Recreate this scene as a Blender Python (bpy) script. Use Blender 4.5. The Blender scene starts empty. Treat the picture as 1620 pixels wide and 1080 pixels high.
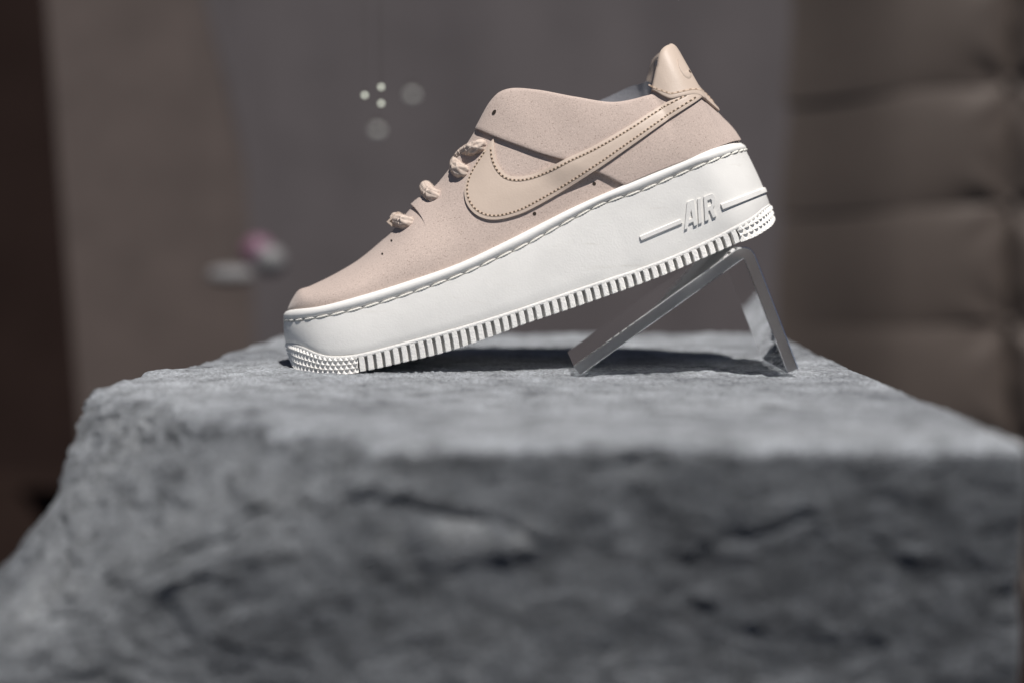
import bpy, bmesh, math, random
import numpy as np
from mathutils import Vector, Matrix

# ------------------------------------------------------------------ camera, world, sun, exposure
SC = bpy.context.scene
COL = SC.collection
CAM_Y, CAM_Z, F = -0.785, 0.086, 2250.0
PITCH = math.atan(196.0 / F)
cam_d = bpy.data.cameras.new("camera")
cam = bpy.data.objects.new("camera", cam_d)
COL.objects.link(cam)
cam.location = (0, CAM_Y, CAM_Z)
cam.rotation_euler = (math.pi / 2 - PITCH, 0, 0)
cam_d.lens = 50.0
cam_d.sensor_width = 36.0
cam_d.clip_start = 0.02
cam_d.clip_end = 200.0
cam_d.dof.use_dof = True
cam_d.dof.focus_distance = 0.80
cam_d.dof.aperture_fstop = 2.2
SC.camera = cam

SUNV = Vector((0.20, -0.51, 1.0)).normalized()
world = bpy.data.worlds.new("World")
SC.world = world
world.use_nodes = True
wn = world.node_tree
sky = wn.nodes.new("ShaderNodeTexSky")
sky.sky_type = 'NISHITA'
sky.sun_disc = False
sky.air_density = 0.45
sky.dust_density = 0.2
sky.altitude = 1500
sky.sun_elevation = math.asin(SUNV.z)
sky.sun_rotation = math.atan2(SUNV.x, SUNV.y)
wn.links.new(sky.outputs[0], wn.nodes["Background"].inputs[0])
wn.nodes["Background"].inputs[1].default_value = 0.05

sun_d = bpy.data.lights.new("sun", 'SUN')
sun_d.energy = 5.0
sun_d.angle = math.radians(0.5)
sun_d.color = (1.0, 0.97, 0.935)
sun = bpy.data.objects.new("sun", sun_d)
COL.objects.link(sun)
sun.location = SUNV * 3
sun.rotation_euler = SUNV.to_track_quat('Z', 'Y').to_euler()

SC.view_settings.view_transform = 'Standard'
SC.view_settings.look = 'None'
SC.view_settings.exposure = 0.05
SC.view_settings.gamma = 1.0
SC.view_settings.use_curve_mapping = False
SC.render.engine = 'CYCLES'
SC.cycles.use_denoising = True
SC.cycles.max_bounces = 10
SC.cycles.transmission_bounces = 10
SC.cycles.sample_clamp_indirect = 6.0

# ------------------------------------------------------------------ helpers
rng = random.Random(7)


def sm(x, a, b):
    t = np.clip((np.asarray(x, float) - a) / (b - a), 0, 1)
    return t * t * (3 - 2 * t)


FW = np.array([0, math.cos(PITCH), -math.sin(PITCH)])
UP = np.array([0, math.sin(PITCH), math.cos(PITCH)])
RT = np.array([1.0, 0, 0])
CP = np.array([0, CAM_Y, CAM_Z])


def unproj(px, py, y):
    """the point of the upright plane at distance y that a measured picture position belongs to"""
    px, py, y = np.broadcast_arrays(np.asarray(px, float), np.asarray(py, float), np.asarray(y, float))
    d = FW + RT * ((px[..., None] - 810) / F) - UP * ((py[..., None] - 540) / F)
    t = (y - CAM_Y) / d[..., 1]
    return CP + d * t[..., None]


def catmull(pts, n_per=16):
    p = np.asarray(pts, float)
    p = np.vstack([2 * p[0] - p[1], p, 2 * p[-1] - p[-2]])
    out = []
    for i in range(1, len(p) - 2):
        p0, p1, p2, p3 = p[i - 1], p[i], p[i + 1], p[i + 2]
        d = [max(np.linalg.norm(b - a), 1e-6) ** 0.5 for a, b in ((p0, p1), (p1, p2), (p2, p3))]
        t0, t1 = 0, d[0]
        t2, t3 = t1 + d[1], t1 + d[1] + d[2]
        for t in np.linspace(t1, t2, n_per, endpoint=False):
            A1 = (t1 - t) / (t1 - t0) * p0 + (t - t0) / (t1 - t0) * p1
            A2 = (t2 - t) / (t2 - t1) * p1 + (t - t1) / (t2 - t1) * p2
            A3 = (t3 - t) / (t3 - t2) * p2 + (t - t2) / (t3 - t2) * p3
            B1 = (t2 - t) / (t2 - t0) * A1 + (t - t0) / (t2 - t0) * A2
            B2 = (t3 - t) / (t3 - t1) * A2 + (t - t1) / (t3 - t1) * A3
            out.append((t2 - t) / (t2 - t1) * B1 + (t - t1) / (t2 - t1) * B2)
    out.append(p[-2])
    return np.array(out)


class Curve:
    """arclength-parametrised smooth curve through points"""
    def __init__(s, pts, smooth=True):
        s.p = catmull(pts) if smooth else np.asarray(pts, float)
        L = np.r_[0, np.cumsum(np.linalg.norm(np.diff(s.p, axis=0), axis=1))]
        s.len = L[-1]
        s.t = L / L[-1]

    def __call__(s, a):
        a = np.asarray(a, float)
        return np.stack([np.interp(a, s.t, s.p[:, k]) for k in range(s.p.shape[1])], -1)

    def at_x(s, x):
        k = int(np.argmin(abs(s.p[:, 0] - x)))
        return s.t[k]


# --- value noise
def _h(i, j, k, seed):
    n = (i * 374761393 + j * 668265263 + k * 2147483647 + seed * 974711) & 0xffffffff
    n = ((n ^ (n >> 13)) * 1274126177) & 0xffffffff
    n = ((n ^ (n >> 16)) * 2246822519) & 0xffffffff
    return ((n ^ (n >> 15)) & 0xffff) / 65535.0


def vnoise(p, seed=0):
    p = np.asarray(p, float)
    i = np.floor(p).astype(np.int64)
    f = p - i
    f = f * f * f * (f * (f * 6 - 15) + 10)
    r = 0
    for dx in (0, 1):
        for dy in (0, 1):
            for dz in (0, 1):
                w = (f[..., 0] if dx else 1 - f[..., 0]) * (f[..., 1] if dy else 1 - f[..., 1]) * (f[..., 2] if dz else 1 - f[..., 2])
                r = r + w * _h(i[..., 0] + dx, i[..., 1] + dy, i[..., 2] + dz, seed)
    return r * 2 - 1


def fbm(p, octv=4, seed=0, gain=0.5):
    a, s, r = 1.0, 0.0, 0.0
    q = np.asarray(p, float)
    for o in range(octv):
        r = r + a * vnoise(q + 17.3 * o, seed + o)
        s += a
        a *= gain
        q = q * 2.03
    return r / s


# --- objects
def obj(name, V, Fc, mat, parent=None, org=(0, 0, 0), smooth=True, sharp=40, merge=0.0, **props):
    me = bpy.data.meshes.new(name)
    V = np.asarray(V, float) - np.asarray(org, float)
    me.from_pydata([tuple(v) for v in V], [], [tuple(int(i) for i in f) for f in Fc])
    if merge:
        bm = bmesh.new()
        bm.from_mesh(me)
        bmesh.ops.remove_doubles(bm, verts=bm.verts, dist=merge)
        bmesh.ops.recalc_face_normals(bm, faces=bm.faces)
        bm.to_mesh(me)
        bm.free()
    me.update()
    if smooth:
        me.polygons.foreach_set("use_smooth", [True] * len(me.polygons))
        me.set_sharp_from_angle(angle=math.radians(sharp))
    me.materials.append(mat)
    o = bpy.data.objects.new(name, me)
    COL.objects.link(o)
    if parent is not None:
        o.parent = parent
    else:
        o.location = org
    for k, v in props.items():
        o[k] = v
    return o


def empty(name, loc, **props):
    o = bpy.data.objects.new(name, None)
    COL.objects.link(o)
    o.location = loc
    o.empty_display_size = 0.02
    for k, v in props.items():
        o[k] = v
    return o


def grid_faces(nr, nc, off=0, wrap=False, flip=False):
    fs = []
    for r in range(nr - 1):
        for c in range(nc if wrap else nc - 1):
            a, b = off + r * nc + c, off + r * nc + (c + 1) % nc
            q = (a, b, b + nc, a + nc)
            fs.append(q[::-1] if flip else q)
    return fs


class MB:
    def __init__(s):
        s.V, s.F, s.n = [], [], 0

    def grid(s, G, wrap=False, flip=False, cap=False):
        nr, nc = G.shape[:2]
        s.V.append(G.reshape(-1, 3))
        s.F += grid_faces(nr, nc, s.n, wrap, flip)
        if cap:
            s.F.append(tuple(s.n + np.arange(nc)))
            s.F.append(tuple(s.n + (nr - 1) * nc + np.arange(nc)[::-1]))
        s.n += nr * nc
        return s

    def mesh(s, V, Fc):
        V = np.asarray(V, float)
        s.V.append(V)
        s.F += [tuple(s.n + i for i in f) for f in Fc]
        s.n += len(V)
        return s

    def build(s, name, mat, parent=None, org=(0, 0, 0), **kw):
        return obj(name, np.vstack(s.V), s.F, mat, parent, org, **kw)


def tube(path, r, nring=12, mod=None, flat=1.0, up=None):
    """closed tube along a path; mod(t, theta) scales the radius"""
    P = np.asarray(path, float)
    T = np.gradient(P, axis=0)
    T /= np.linalg.norm(T, axis=1)[:, None]
    N = np.array([0, 0, 1.0]) if up is None else np.asarray(up, float)
    G = []
    L = np.r_[0, np.cumsum(np.linalg.norm(np.diff(P, axis=0), axis=1))]
    th = np.linspace(0, 2 * np.pi, nring, endpoint=False)
    for i in range(len(P)):
        N = N - T[i] * N.dot(T[i])
        N /= np.linalg.norm(N)
        B = np.cross(T[i], N)
        rr = r(L[i] / L[-1]) if callable(r) else r
        k = mod(L[i], th) if mod else np.ones_like(th)
        G.append(P[i] + (np.cos(th) * rr * flat * k)[:, None] * N + (np.sin(th) * rr * k)[:, None] * B)
    return np.array(G)


# ------------------------------------------------------------------ materials
def new_mat(name, col, rough=0.6, spec=0.5, **kw):
    m = bpy.data.materials.new(name)
    m.use_nodes = True
    nt = m.node_tree
    b = nt.nodes["Principled BSDF"]
    b.inputs["Base Color"].default_value = (*col, 1)
    b.inputs["Roughness"].default_value = rough
    b.inputs["Specular IOR Level"].default_value = spec
    for k, v in kw.items():
        b.inputs[k.replace("_", " ")].default_value = v
    return m, nt, b


def N(nt, typ, **kw):
    n = nt.nodes.new(typ)
    for k, v in kw.items():
        if k in ("operation", "blend_type", "data_type", "feature", "noise_type", "mode"):
            setattr(n, k, v)
        else:
            n.inputs[k].default_value = v
    return n


def coords(nt):
    return nt.nodes.new("ShaderNodeTexCoord").outputs["Object"]


def noise(nt, co, scale, detail=4, rough=0.55):
    n = N(nt, "ShaderNodeTexNoise", Scale=scale, Detail=detail, Roughness=rough)
    nt.links.new(co, n.inputs["Vector"])
    return n.outputs["Fac"]


def ramp(nt, fac, stops):
    r = nt.nodes.new("ShaderNodeValToRGB")
    e = r.color_ramp.elements
    while len(e) < len(stops):
        e.new(0.5)
    for i, (p, c) in enumerate(stops):
        e[i].position = p
        e[i].color = (*c, 1) if len(c) == 3 else c
    nt.links.new(fac, r.inputs[0])
    return r.outputs[0]


def bump(nt, b, h, strength, dist, prev=None):
    n = N(nt, "ShaderNodeBump", Strength=strength, Distance=dist)
    nt.links.new(h, n.inputs["Height"])
    if prev is not None:
        nt.links.new(prev, n.inputs["Normal"])
    nt.links.new(n.outputs[0], b.inputs["Normal"])
    return n.outputs[0]


def mixc(nt, fac, a, c, mode='MIX'):
    m = nt.nodes.new("ShaderNodeMix")
    m.data_type = 'RGBA'
    m.blend_type = mode
    for sock, v in ((m.inputs[0], fac), (m.inputs[6], a), (m.inputs[7], c)):
        if hasattr(v, "links"):
            nt.links.new(v, sock)
        elif isinstance(v, (int, float)):
            sock.default_value = v
        else:
            sock.default_value = (*v, 1)
    return m.outputs[2]


def mat_suede():
    m, nt, b = new_mat("pink_suede", (0.55, 0.44, 0.39), 0.9, 0.15)
    co = coords(nt)
    fine = noise(nt, co, 1250, 3, 0.75)
    mid = noise(nt, co, 420, 3, 0.6)
    big = noise(nt, co, 28, 3, 0.5)
    c = ramp(nt, big, [(0.3, (0.475, 0.382, 0.334)), (0.7, (0.53, 0.427, 0.372))])
    sp = ramp(nt, fine, [(0.29, (0.50, 0.46, 0.44)), (0.44, (1, 1, 1)), (0.56, (1, 1, 1)), (0.69, (1.22, 1.22, 1.22))])
    c2 = mixc(nt, 1.0, c, sp, 'MULTIPLY')
    nt.links.new(c2, b.inputs["Base Color"])
    b.inputs["Sheen Weight"].default_value = 0.15
    b.inputs["Sheen Roughness"].default_value = 0.5
    b1 = bump(nt, b, mid, 0.35, 0.0004)
    bump(nt, b, fine, 0.4, 0.0004, b1)
    return m


def mat_leather():
    m, nt, b = new_mat("tan_leather", (0.64, 0.485, 0.37), 0.5, 0.35)
    co = coords(nt)
    v = N(nt, "ShaderNodeTexVoronoi", Scale=900)
    nt.links.new(co, v.inputs["Vector"])
    big = noise(nt, co, 40, 3)
    c = ramp(nt, big, [(0.3, (0.535, 0.43, 0.352)), (0.7, (0.58, 0.468, 0.385))])
    nt.links.new(c, b.inputs["Base Color"])
    b1 = bump(nt, b, v.outputs["Distance"], 0.12, 0.0003)
    bump(nt, b, noise(nt, co, 160, 3), 0.1, 0.001, b1)
    return m


def mat_rubber(name, grain=0.15, col=(0.80, 0.775, 0.735)):
    m, nt, b = new_mat(name, col, 0.55, 0.35)
    co = coords(nt)
    c = ramp(nt, noise(nt, co, 60, 5), [(0.3, tuple(x * 0.96 for x in col)), (0.65, tuple(min(1, x * 1.02) for x in col))])
    nt.links.new(c, b.inputs["Base Color"])
    sc = nt.nodes.new("ShaderNodeMapping")
    sc.inputs["Rotation"].default_value = (0, math.radians(20), 0)
    sc.inputs["Scale"].default_value = (18, 40, 260)
    nt.links.new(co, sc.inputs["Vector"])
    scf = noise(nt, sc.outputs[0], 1.0, 5, .65)
    scm = ramp(nt, scf, [(0.60, (1, 1, 1)), (0.74, (.90, .885, .86))])
    nt.links.new(mixc(nt, 1.0, c, scm, 'MULTIPLY'), b.inputs["Base Color"])
    b1 = bump(nt, b, noise(nt, co, 900, 2), grain, 0.0004)
    bump(nt, b, noise(nt, co, 45, 2), 0.12, 0.002, b1)
    return m


def mat_plain(name, col, rough=0.7, scale=300, strength=0.2, dist=0.0005, var=0.15, spec=0.3):
    m, nt, b = new_mat(name, col, rough, spec)
    co = coords(nt)
    n = noise(nt, co, scale, 4)
    c = ramp(nt, n, [(0.3, tuple(x * (1 - var) for x in col)), (0.7, tuple(x * (1 + var) for x in col))])
    nt.links.new(c, b.inputs["Base Color"])
    bump(nt, b, n, strength, dist)
    return m


def mat_stone():
    m, nt, b = new_mat("grey_stone", (0.2, 0.21, 0.22), 0.75, 0.3)
    co = coords(nt)
    big = noise(nt, co, 9, 6, 0.6)
    mid = noise(nt, co, 55, 6, 0.62)
    fine = noise(nt, co, 420, 4, 0.65)
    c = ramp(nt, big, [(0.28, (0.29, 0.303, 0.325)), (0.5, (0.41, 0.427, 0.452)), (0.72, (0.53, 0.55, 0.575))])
    # top paler, front darker: the sun's top-to-front contrast put into the stone colour
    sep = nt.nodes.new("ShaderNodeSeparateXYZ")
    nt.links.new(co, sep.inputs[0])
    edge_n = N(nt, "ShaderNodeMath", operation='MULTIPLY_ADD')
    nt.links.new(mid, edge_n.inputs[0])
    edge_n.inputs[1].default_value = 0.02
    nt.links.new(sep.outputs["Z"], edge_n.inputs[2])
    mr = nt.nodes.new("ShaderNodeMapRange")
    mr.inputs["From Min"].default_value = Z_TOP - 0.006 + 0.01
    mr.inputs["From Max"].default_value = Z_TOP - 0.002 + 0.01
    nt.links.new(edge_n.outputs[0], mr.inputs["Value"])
    front_shade = ramp(nt, big, [(0.28, (0.150, 0.157, 0.168)), (0.52, (0.225, 0.235, 0.249)), (0.64, (0.265, 0.275, 0.288)), (0.74, (0.40, 0.41, 0.42))])
    c = mixc(nt, mr.outputs[0], front_shade, c)
    # one pale plaster smear on the front
    vm = nt.nodes.new("ShaderNodeMapping")
    vm.vector_type = 'POINT'
    vm.inputs["Location"].default_value = (0.0195 / .036, 0, -(0.45 - 0.040) / .0135)
    vm.inputs["Scale"].default_value = (1 / .036, 0.0, 1 / .0135)
    vm.inputs["Rotation"].default_value = (0, 0, 0)
    nt.links.new(co, vm.inputs["Vector"])
    ln = N(nt, "ShaderNodeVectorMath", operation='LENGTH')
    nt.links.new(vm.outputs[0], ln.inputs[0])
    wob = N(nt, "ShaderNodeMath", operation='MULTIPLY_ADD')
    nt.links.new(mid, wob.inputs[0])
    wob.inputs[1].default_value = 3.2
    nt.links.new(ln.outputs["Value"], wob.inputs[2])
    mr2 = nt.nodes.new("ShaderNodeMapRange")
    mr2.inputs["From Min"].default_value = 2.0
    mr2.inputs["From Max"].default_value = 2.5
    mr2.inputs["To Min"].default_value = 0.75
    mr2.inputs["To Max"].default_value = 0.0
    nt.links.new(wob.outputs[0], mr2.inputs["Value"])
    c = mixc(nt, mr2.outputs[0], c, (0.50, 0.51, 0.52))
    c1 = mixc(nt, 0.8, c, ramp(nt, mid, [(0.28, (0.5, 0.5, 0.5)), (0.5, (1, 1, 1)), (0.72, (1.45, 1.45, 1.45))]), 'MULTIPLY')
    c2 = mixc(nt, 0.8, c1, ramp(nt, fine, [(0.3, (0.55, 0.55, 0.55)), (0.5, (1, 1, 1)), (0.72, (1.6, 1.6, 1.6))]), 'MULTIPLY')
    nt.links.new(c2, b.inputs["Base Color"])
    b1 = bump(nt, b, mid, 0.6, 0.004)
    b2 = bump(nt, b, fine, 1.0, 0.0045, b1)
    bump(nt, b, noise(nt, co, 900, 3), 1.0, 0.0020, b2)
    return m


SUEDE = mat_suede()
LEATHER = mat_leather()
RUBBER = mat_rubber("white_rubber", 0.22)
TREAD = mat_rubber("grained_white_rubber", 0.9)
THREAD = mat_plain("cream_thread", (0.77, 0.74, 0.67), 0.8, 1500, 0.3)
TANTHREAD = mat_plain("tan_thread", (0.62, 0.48, 0.37), 0.8, 1500, 0.2)
SEW = mat_plain("needle_hole", (0.11, 0.075, 0.05), 0.9)
HOLE = mat_plain("dark_hole", (0.03, 0.022, 0.017), 0.9)


def mat_lace():
    m, nt, b = new_mat("beige_lace", (0.56, 0.46, 0.39), 0.9, 0.2)
    co = coords(nt)
    v = N(nt, "ShaderNodeTexVoronoi", Scale=560, feature='SMOOTH_F1')
    nt.links.new(co, v.inputs["Vector"])
    d = v.outputs["Distance"]
    nt.links.new(ramp(nt, d, [(0.1, (0.60, 0.50, 0.425)), (0.55, (0.53, 0.43, 0.365)), (0.9, (0.30, 0.23, 0.19))]), b.inputs["Base Color"])
    inv_ = N(nt, "ShaderNodeMath", operation='SUBTRACT')
    inv_.inputs[0].default_value = 1.0
    nt.links.new(d, inv_.inputs[1])
    bump(nt, b, inv_.outputs[0], 0.4, 0.0007)
    return m


LACE = mat_lace()
LINING = mat_plain("grey_lining", (0.42, 0.42, 0.45), 0.9, 1200, 0.3)
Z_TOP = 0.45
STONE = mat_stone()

# ------------------------------------------------------------------ the sneaker: measured profiles
CY = 0.05   # centre plane of the shoe
BOT = Curve([(460, 568), (469, 583), (492, 590), (529, 592), (568, 588.5), (640, 573), (702, 558), (776, 534), (825, 515), (923, 482), (1047, 437),
             (1120, 406), (1170, 384), (1193, 374.5), (1208, 365.5), (1219, 357), (1224, 348)])
BAND = Curve([(452, 542), (466, 544), (479, 548), (502, 558), (516, 562), (535, 563), (565, 560), (652, 538), (726, 518), (800, 495.5), (923, 454), (1047, 412),
              (1120, 380), (1162, 359), (1176, 352), (1193, 342), (1208, 330), (1218, 323)])
GRV = Curve([(449, 506), (460, 507), (504, 502), (573, 487), (652, 463), (736, 432), (788, 408), (825, 391), (949, 325), (1012, 303), (1088, 271), (1134, 252.5), (1165, 241), (1181, 237)])
RIM = Curve([(455, 491), (462, 490), (504, 485), (578, 466), (652, 443), (726, 417), (803, 381), (908, 328), (990, 292), (1071, 259), (1139, 232), (1160, 226), (1169, 225)])


def half_w(a, W=None, a0=0.165, a1=0.11, pw=3.0):
    a = np.asarray(a, float)
    base = np.interp(a, [0, .15, .3, .42, .55, .7, .82, .92, 1], [.046, .0480, .0490, .0483, .0460, .0435, .0425, .042, .041])
    k = np.ones_like(a)
    t = np.clip((a0 - a) / a0, 0, 1)
    k = k * (1 - t ** pw) ** (1 / 2.1)
    t = np.clip((a - 1 + a1) / a1, 0, 1)
    k = k * (1 - t ** 2.5) ** (1 / 2.1)
    return base * k


def a_samples(n_mid=150, n_end=30, a0=0.165, a1=0.11):
    th = np.linspace(0, np.pi / 2, n_end)
    e0 = a0 * (1 - np.cos(th))
    e1 = 1 - a1 * (1 - np.cos(th))
    return np.r_[e0[:-1], np.linspace(a0, 1 - a1, n_mid), e1[::-1][1:]]


AS = a_samples()


def near_pts(cf, a, dpx=(0, 0)):
    p = cf(a)
    return unproj(p[..., 0] + dpx[0], p[..., 1] + dpx[1], CY - half_w(a))


def outward(P):
    """horizontal outward normals of a closed ring of near + far points"""
    t = np.roll(P, -1, 0) - np.roll(P, 1, 0)
    n = np.stack([t[:, 1], -t[:, 0], 0 * t[:, 0]], -1)
    n /= np.maximum(np.linalg.norm(n, axis=1), 1e-9)[:, None]
    return n


def ring(cf, off=0.0, dpx=(0, 0), a=AS):
    P = near_pts(cf, a, dpx)
    Q = P.copy()
    Q[:, 1] = 2 * CY - Q[:, 1]
    R = np.vstack([P, Q[::-1][1:-1]])
    n = outward(R)
    if np.ndim(off):
        off = np.r_[off, off[::-1][1:-1]][:, None]
    return R + n * off


def blend(c0, c1, t):
    return lambda a: c0(a) * (1 - t) + c1(a) * t


ORG = np.array([-0.03, CY, 0.0])
shoe = empty("sneaker", ORG, label="pale pink suede platform sneaker with thick white sole, tilted on a clear stand", category="sneaker")

# midsole
lv = [ring(BAND, -0.004, (0, 4)), ring(BAND, -0.0004)]
for t, o in ((.04, 0), (.2, .0003), (.4, .0005), (.6, .0005), (.8, .0003), (.95, 0)):
    lv.append(ring(blend(BAND, GRV, t), o, (0, 3 * t)))
lv += [ring(GRV, -.0001, (0, 2.4)), ring(GRV, -.0011, (0, 1.9)), ring(GRV, -.0012, (0, -1.6)), ring(GRV, -.0002, (0, -2.2)), ring(blend(GRV, RIM, .2), .0006, (0, -1.5)),
       ring(blend(GRV, RIM, .4), .0011, (0, -1)), ring(blend(GRV, RIM, .65), .0012), ring(blend(GRV, RIM, .85), .0006), ring(RIM, -.0008),
       ring(RIM, -.0025, (0, .5)), ring(RIM, -.007, (0, 2))]
mb = MB()
mb.grid(np.array(lv), wrap=True, cap=True)
midsole = mb.build("midsole", RUBBER, shoe, ORG, sharp=45)

# midsole stitches: thick thread lying in the groove
def perim(cf, a_signed, off=0.0, dpy=0.0):
    """points on the sole outline; 0..1 near side toe to heel, 1..2 far side heel to toe"""
    a_signed = np.asarray(a_signed, float) % 2.0
    far = a_signed > 1
    a = np.where(far, 2 - a_signed, a_signed)
    def pos(x):
        p = cf(x)
        return unproj(p[..., 0], p[..., 1] + dpy, CY - half_w(x))
    P = pos(a)
    h = 1e-3
    t = pos(np.minimum(a + h, 1)) - pos(np.maximum(a - h, 0))
    n = np.stack([t[..., 1], -t[..., 0], 0 * t[..., 0]], -1)
    n /= np.maximum(np.linalg.norm(n, axis=-1), 1e-9)[..., None]
    P = P + n * np.asarray(off)[..., None]
    P[..., 1] = np.where(far, 2 * CY - P[..., 1], P[..., 1])
    return P


# equal-length division of the full outline
aa = np.linspace(0, 2, 4001)
PL = perim(GRV, aa)
LL = np.r_[0, np.cumsum(np.linalg.norm(np.diff(PL, axis=0), axis=1))]
NST = int(LL[-1] / 0.0098)
cuts = np.interp(np.linspace(0, LL[-1], NST + 1), LL, aa)
for i in range(NST):
    a0, a1 = cuts[i], cuts[i + 1]
    tt = np.linspace(0.03, 0.97, 22)
    path = perim(GRV, a0 + (a1 - a0) * tt, -0.0007 + 0.0005 * np.sin(np.pi * tt), 0.0)
    path[:, 2] += (tt - .5) * 0.0006 * (1 if a0 < 1 else -1)
    G = tube(path, lambda t: 0.00066 * min(1, 0.35 + 4 * min(t, 1 - t)), 8,
             mod=lambda L, th: 1 + 0.16 * np.cos(2 * th - L / 0.00085 * 2 * np.pi * 0.5))
    MB().grid(G, wrap=True, cap=True).build("stitch", THREAD, midsole, ORG, sharp=80)

# raised bars and letters on the side of the midsole
def wall_y(px, py):
    """distance of the midsole side wall at measured positions, by fanning between the two wall curves"""
    px = np.asarray(px, float)
    a = np.linspace(0.02, 0.999, 1500)
    b, g = BAND(a), GRV(a)
    d = g - b
    L = np.linalg.norm(d, axis=1)
    out = np.empty(px.shape)
    for i in np.ndindex(px.shape):
        q = np.array([px[i], py[i]]) - b
        cr = (d[:, 0] * q[:, 1] - d[:, 1] * q[:, 0]) / L
        k = int(np.argmin(abs(cr)))
        out[i] = a[k]
    return CY - half_w(out), out


def on_wall(px, py, off):
    y, a = wall_y(px, py)
    P = unproj(px, py, y)
    h = 1e-3
    t = unproj(*BAND(np.minimum(a + h, 1)).T.reshape(2, *a.shape) if a.ndim == 1 else (BAND(a + h)[..., 0], BAND(a + h)[..., 1]), CY - half_w(a + h)) - \
        unproj(*BAND(a - h).T.reshape(2, *a.shape) if a.ndim == 1 else (BAND(a - h)[..., 0], BAND(a - h)[..., 1]), CY - half_w(a - h))
    n = np.stack([t[..., 1], -t[..., 0], 0 * t[..., 0]], -1)
    n /= np.linalg.norm(n, axis=-1)[..., None]
    return P + n * np.asarray(off)[..., None]


def relief(name, polys, mat, parent, height, place, bev=0.5, sub=None, **props):
    """raised shape with a bevelled rim; polys in measured picture units, the first outer, others holes"""
    cu = bpy.data.curves.new("outline", 'CURVE')
    cu.dimensions = '2D'
    cu.fill_mode = 'BOTH'
    cu.extrude = 1.0
    cu.bevel_depth = bev
    cu.bevel_resolution = 1
    cu.offset = -bev
    for pl in polys:
        sp = cu.splines.new('POLY')
        sp.points.add(len(pl) - 1)
        for k, (x, y) in enumerate(pl):
            sp.points[k].co = (x, -y, 0, 1)
        sp.use_cyclic_u = True
    tmp = bpy.data.objects.new("outline", cu)
    me = tmp.to_mesh()
    V = np.array([v.co[:] for v in me.vertices])
    Fc = [tuple(p.vertices) for p in me.polygons]
    tmp.to_mesh_clear()
    bpy.data.objects.remove(tmp)
    top = 1.0 + bev
    z = (V[:, 2] + top) / (2 * top)
    off = -0.0006 + (height + 0.0006) * z
    W = place(V[:, 0], -V[:, 1], off)
    return obj(name, W, Fc, mat, parent, ORG, sharp=35, merge=1e-6, **props)


def z8(pts):
    return [(1060 + x / 9, 280 + y / 9) for x, y in pts]


LET_A = [z8([(203, 752), (238, 362), (262, 350), (322, 326), (336, 330), (386, 682), (338, 702), (326, 640), (262, 668), (247, 735)]),
         z8([(270, 610), (318, 590), (296, 470)])]
LET_I = [z8([(404, 672), (386, 318), (432, 300), (452, 650)])]
LET_R = [z8([(496, 634), (474, 286), (545, 256), (590, 244), (618, 258), (636, 300), (640, 350), (632, 400), (608, 446), (655, 564), (606, 586), (562, 480), (540, 490), (549, 610)]),
         z8([(534, 430), (572, 412), (590, 385), (590, 340), (574, 318), (528, 338)])]
for pl in (LET_A, LET_I, LET_R):
    relief("raised_letter", pl, RUBBER, midsole, 0.0014, on_wall, 0.2)


def seg_poly(c0, c1, n, w0, w1=None, round_end=True):
    c0, c1 = np.array(c0, float), np.array(c1, float)
    return c0, c1


BAR1a, BAR1b = (1013, 377.5), (1077.5, 350.5)
BAR2a, BAR2b = (1141, 328), (1211, 299.5)


def bar(A, B, wpx, h):
    A, B = np.array(A), np.array(B)
    d = (B - A) / np.linalg.norm(B - A)
    nrm = np.array([-d[1], d[0]])
    n = max(6, int(np.linalg.norm(B - A) / 4))
    t = np.linspace(0, 1, n)
    prof = [(-.5, -.0006), (-.5, h * .75), (-.36, h), (.36, h), (.5, h * .75), (.5, -.0006)]
    G = []
    for w, o in prof:
        q = A + (B - A) * t[:, None] + nrm * w * wpx
        P = on_wall(q[:, 0], q[:, 1], np.full(n, o))
        G.append(P)
    return np.array(G)


G = bar(BAR1a, BAR1b, 8.0, 0.0015)
MB().grid(G.transpose(1, 0, 2), wrap=False, cap=True).build("raised_bar", RUBBER, midsole, ORG, sharp=35, merge=1e-7)

# heel bar: runs round the heel
def line_frac(a):
    """height fraction of the wall where the straight bar crosses, per station"""
    b, g = BAND(a), GRV(a)
    d = g - b
    A, Bp = np.array(BAR2a, float), np.array(BAR2b, float)
    u = Bp - A
    nn_ = np.array([-u[1], u[0]])
    return ((A - b) @ nn_) / (d @ nn_)


aH0 = wall_y(np.array([BAR2a[0]]), np.array([BAR2a[1]]))[1][0]


def bar_curve(dv):
    return lambda a: BAND(a) + (GRV(a) - BAND(a)) * (line_frac(a) + dv)[..., None]


am = 1 - (1 - aH0) * (1 - np.linspace(0, 1, 30)) ** 1.8
am = np.unique(am)
am = np.r_[am, (2 - am)[::-1][1:]]
prof = [(-.045, -.0006), (-.045, .0011), (-.034, .0015), (.034, .0015), (.045, .0011), (.045, -.0006)]
G = np.array([perim(bar_curve(w), am, np.full(am.shape, o)) for w, o in prof])
MB().grid(G.transpose(1, 0, 2), cap=True).build("raised_bar", RUBBER, midsole, ORG, sharp=35, merge=1e-7)

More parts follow.
